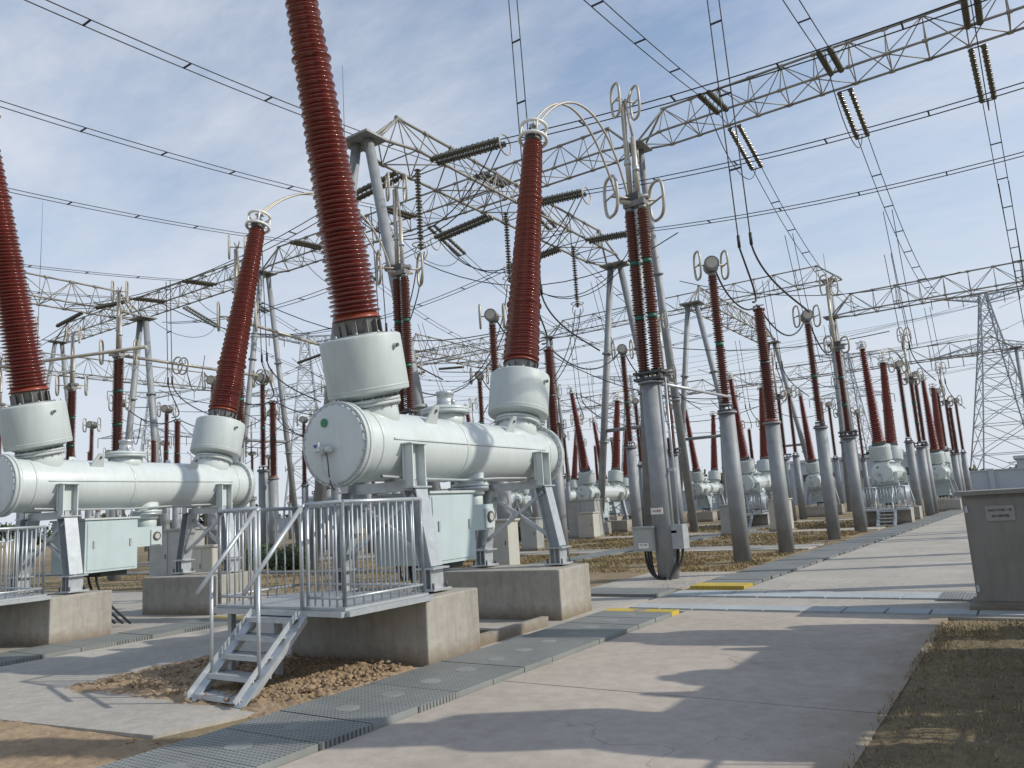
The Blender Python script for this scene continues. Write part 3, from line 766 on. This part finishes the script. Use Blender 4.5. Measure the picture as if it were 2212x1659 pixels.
def bush(x,y,r):
    M=MB();vs=[];fs=[]
    for i in range(2600):
        u=random.uniform(-.15,1);a=random.uniform(0,6.283);q=math.sqrt(max(0,1-u*u));rr=r*random.uniform(.80,1.04)*(1+.08*math.sin(3*a+u*4))
        c=V((rr*q*math.cos(a),rr*q*math.sin(a),rr*u*.95+r*.15));s=.035
        d1=V([random.gauss(0,1) for _ in range(3)]).normalized()*s;d2=V([random.gauss(0,1) for _ in range(3)]).normalized()*s
        o=len(vs);vs+= [c-d1,c+d2,c+d1,c-d2];fs.append([o,o+1,o+2,o+3])
    k=len(fs)//2;M.add(vs,fs[:k],'leaf',False);M.add(vs,fs[k:],'leaf2',False)
    M.lathe((0,0,0),(0,0,1),[(0,r*.5),(r*.4,r*.8),(r*.8,r*.6),(r*1.0,.05)],12,'leaf')
    o=M.finish('bush');o.location=(x,y,0)
for x,y,r in ((-21.8,32.3,.85),(-24.2,19,.8),(-22,18.5,.75),(-19,40,.8),(-30.5,22,.8),(-17.3,41,.7),(-26,32,.8)):bush(x,y,r)
M=MB();vs=[];fs=[];f2=[]
for i in range(15000):
    t=random.random();x=-260+t*300;y=150+ (x*.02)**2*-2+random.uniform(-4,4)
    if x<-120:y=150-(x+120)*-.5+random.uniform(-4,4)
    h=4.5+1.8*math.sin(x*.21)+1.2*math.sin(x*.53+1)+random.gauss(0,.6);z=random.uniform(.2,1)**.6*h
    s=.55;c=V((x,y,z));d1=V([random.gauss(0,1) for _ in range(3)]).normalized()*s;d2=V([random.gauss(0,1) for _ in range(3)]).normalized()*s
    o=len(vs);vs+= [c-d1,c+d2,c+d1,c-d2];(fs if i%2 else f2).append([o,o+1,o+2,o+3])
M.add(vs,fs,'leaf',False);M.add(vs,f2,'leaf2',False);M.finish('distant_trees')
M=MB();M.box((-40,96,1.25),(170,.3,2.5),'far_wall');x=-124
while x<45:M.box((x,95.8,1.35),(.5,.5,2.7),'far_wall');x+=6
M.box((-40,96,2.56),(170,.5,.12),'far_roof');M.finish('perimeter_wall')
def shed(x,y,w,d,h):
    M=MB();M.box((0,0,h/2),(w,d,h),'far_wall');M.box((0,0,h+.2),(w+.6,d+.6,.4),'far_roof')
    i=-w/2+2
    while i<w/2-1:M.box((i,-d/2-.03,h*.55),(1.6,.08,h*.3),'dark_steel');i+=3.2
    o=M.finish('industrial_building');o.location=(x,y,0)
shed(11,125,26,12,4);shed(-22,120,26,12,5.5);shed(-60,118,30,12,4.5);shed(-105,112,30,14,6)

# ------------------------------------------------------------------ cabinets
def text(s,size,loc,rot,mat,parent,name):
    cu=bpy.data.curves.new(name,'FONT');cu.body=s;cu.size=size;cu.align_x='CENTER';cu.align_y='CENTER';cu.extrude=.001
    cu.materials.append(MATS[mat]);o=bpy.data.objects.new(name,cu);o.location=loc;o.rotation_euler=rot;sc.collection.objects.link(o);o.parent=parent;return o
M=MB()
M.box((.68,.45,.05),(1.5,1.05,.10),'block_concrete')
M.box((.68,.45,.76),(1.32,.85,1.32),'cab_box')
M.box((.68,.45,1.445),(1.46,1.0,.05),'cab_box')
M.box((.36,.02,.76),(.63,.02,1.22),'cab_box');M.box((1.0,.02,.76),(.63,.02,1.22),'cab_box')
M.box((.62,.0,.8),(.025,.03,.16),'galv');M.box((.05,.005,1.25),(.03,.03,.08),'galv');M.box((.05,.005,.3),(.03,.03,.08),'galv')
M.box((.40,.006,1.19),(.30,.012,.18),'label_grey')
cab=M.finish('control_cabinet');cab.location=(-.84,11.15,0)
text('5000千伏第一串',.036,(.40,-.004,1.225),(math.pi/2,0,0),'label_dark',cab,'label_line_1')
text('断口操作箱',.036,(.40,-.004,1.155),(math.pi/2,0,0),'label_dark',cab,'label_line_2')
def jbox(x,y):
    M=MB();M.box((-.36,-.12,.82),(.46,.30,.46),'grey_box');M.box((-.36,-.12,1.065),(.50,.34,.03),'grey_box')
    M.box((-.36,-.277,.82),(.40,.015,.40),'grey_box');M.box((-.36,-.288,.70),(.22,.008,.11),'label_white')
    M.box((.30,.05,.85),(.26,.3,.48),'galv_dull');M.box((0,-.05,.95),(.6,.1,.05),'dark_steel')
    M.box((-.03,-.225,1.38),(.26,.012,.13),'label_white')
    for q in (-.42,-.36,-.30):M.poly(bez((q,-.1,.6),(q,-.1,.1),(-.2,-.2,.02),(.05,-.28,.05)),.025,'rubber',7)
    for q in (.24,.34):M.poly(bez((q,.05,.6),(q,.0,.2),(.2,-.2,.25),(.15,-.3,.03)),.028,'rubber',7)
    o=M.finish('junction_box');o.location=(x,y,0)
    text('5011刀闸',.04,(-.36,-.295,.715),(math.pi/2,0,0),'label_dark',o,'label_1')
    text('禁止攀登',.045,(-.03,-.235,1.38),(math.pi/2,0,0),'label_red',o,'label_2')
    return o
jbox(-6.46,15);jbox(-13.36,15)
def cabinet(x,y,w,d,h,mat,rz=0,n='outdoor_cabinet'):
    M=MB();M.box((0,0,.06),(w+.1,d+.1,.12),'block_concrete');M.box((0,0,h/2+.06),(w,d,h-.12),mat);M.box((0,0,h+.02),(w+.1,d+.1,.05),mat)
    k=2 if w>.9 else 1
    for i in range(k):
        cx=-w/2+w*(i+.5)/k;M.box((cx,-d/2-.008,h/2+.08),(w/k-.06,.014,h-.26),mat);M.box((cx+w/k*.36,-d/2-.02,h*.55),(.02,.02,.12),'dark_steel')
    o=M.finish(n);o.location=(x,y,0);o.rotation_euler=(0,0,rz)
cabinet(-20.6,13.2,1.3,.7,1.6,'grey_box',.3);cabinet(-19,13.0,.5,.5,1.1,'beige_box')
cabinet(-17.6,32.2,.8,.6,1.2,'beige_box');cabinet(-18.3,33.2,1.5,.8,1.8,'grey_box');cabinet(-12.2,17.5,.6,.5,1.3,'beige_box');cabinet(-9,33,.8,.6,1.3,'beige_box')
cabinet(-16,24.8,.7,.5,1.2,'grey_box');cabinet(-10.5,31,.6,.5,1.2,'grey_box');cabinet(-26,24.8,1.2,.6,1.5,'beige_box')
cabinet(1.0,5.4,.5,1.3,1.5,'grey_box');cabinet(1.0,8.45,.5,1.4,1.5,'grey_box')  # unseen cabinets added off to the right to throw shade on the verge

# ------------------------------------------------------------------ light, sky, camera
sd=V((7.45,2.95,5.6)).normalized();el=math.asin(sd.z);az=math.atan2(sd.x,sd.y)
su=bpy.data.lights.new('sun','SUN');su.energy=3.5;su.angle=math.radians(.6);su.color=(1,.94,.84)
so=bpy.data.objects.new('sun',su);so.rotation_euler=sd.to_track_quat('Z','Y').to_euler();sc.collection.objects.link(so)
w=bpy.data.worlds.new('World');sc.world=w;w.use_nodes=True;t=w.node_tree;bg=t.nodes['Background']
sk=t.nodes.new('ShaderNodeTexSky');sk.sky_type='NISHITA';sk.sun_disc=False;sk.sun_elevation=el;sk.sun_rotation=az;sk.air_density=1.3;sk.dust_density=1.0;sk.ozone_density=3
tc=t.nodes.new('ShaderNodeTexCoord');sp=t.nodes.new('ShaderNodeSeparateXYZ');t.links.new(tc.outputs['Generated'],sp.inputs[0])
def mth(op,a,b):
    n=t.nodes.new('ShaderNodeMath');n.operation=op
    for i,x in enumerate((a,b)):
        if isinstance(x,bpy.types.NodeSocket):t.links.new(x,n.inputs[i])
        else:n.inputs[i].default_value=x
    return n.outputs[0]
zz=mth('ADD',mth('MAXIMUM',sp.outputs[2],0.0),.12)
cx=mth('DIVIDE',sp.outputs[0],zz);cy=mth('DIVIDE',sp.outputs[1],zz)
cb=t.nodes.new('ShaderNodeCombineXYZ');t.links.new(cx,cb.inputs[0]);t.links.new(cy,cb.inputs[1])
mp=t.nodes.new('ShaderNodeMapping');mp.inputs['Rotation'].default_value=(0,0,.5);mp.inputs['Scale'].default_value=(.8,1.7,1);t.links.new(cb.outputs[0],mp.inputs[0])
n1=noise(t,1.3,10,vec=mp.outputs[0],rough=.64);n2=noise(t,.5,4,vec=cb.outputs[0])
cl=ramp(t,mth('ADD',mth('MULTIPLY',n1,.65),mth('MULTIPLY',n2,.35)),[(.42,0.0),(.52,.35),(.64,.85)])
hz=ramp(t,sp.outputs[2],[(0.0,.95),(.15,.80),(.32,.5),(.55,.2),(.85,0.0)])
c0=mix(t,sk.outputs[0],(1.3,1.4,1.45),1.0,'MULTIPLY')
c1=mix(t,c0,(6.8,7.2,7.9),cl)
c2=mix(t,c1,(6.7,7.15,8.0),hz)
t.links.new(c2,bg.inputs[0]);bg.inputs[1].default_value=.105
sc.view_settings.view_transform='Standard';sc.view_settings.look='None';sc.view_settings.exposure=0
Y_,P_,R_,F=math.radians(33.62),math.radians(9.208),math.radians(3.566),1664.5
f=V((-math.sin(Y_)*math.cos(P_),math.cos(Y_)*math.cos(P_),math.sin(P_)));s=V((math.cos(Y_),math.sin(Y_),0));u=s.cross(f)
s2=s*math.cos(R_)-u*math.sin(R_);u2=s*math.sin(R_)+u*math.cos(R_)
cd=bpy.data.cameras.new('camera');cd.sensor_width=36;cd.lens=F/2212*36;cd.clip_end=5000;cd.clip_start=.05
co=bpy.data.objects.new('camera',cd);mm=Matrix((s2,u2,-f)).transposed().to_4x4();mm.translation=V((0,0,1.6));co.matrix_world=mm
sc.collection.objects.link(co);sc.camera=co
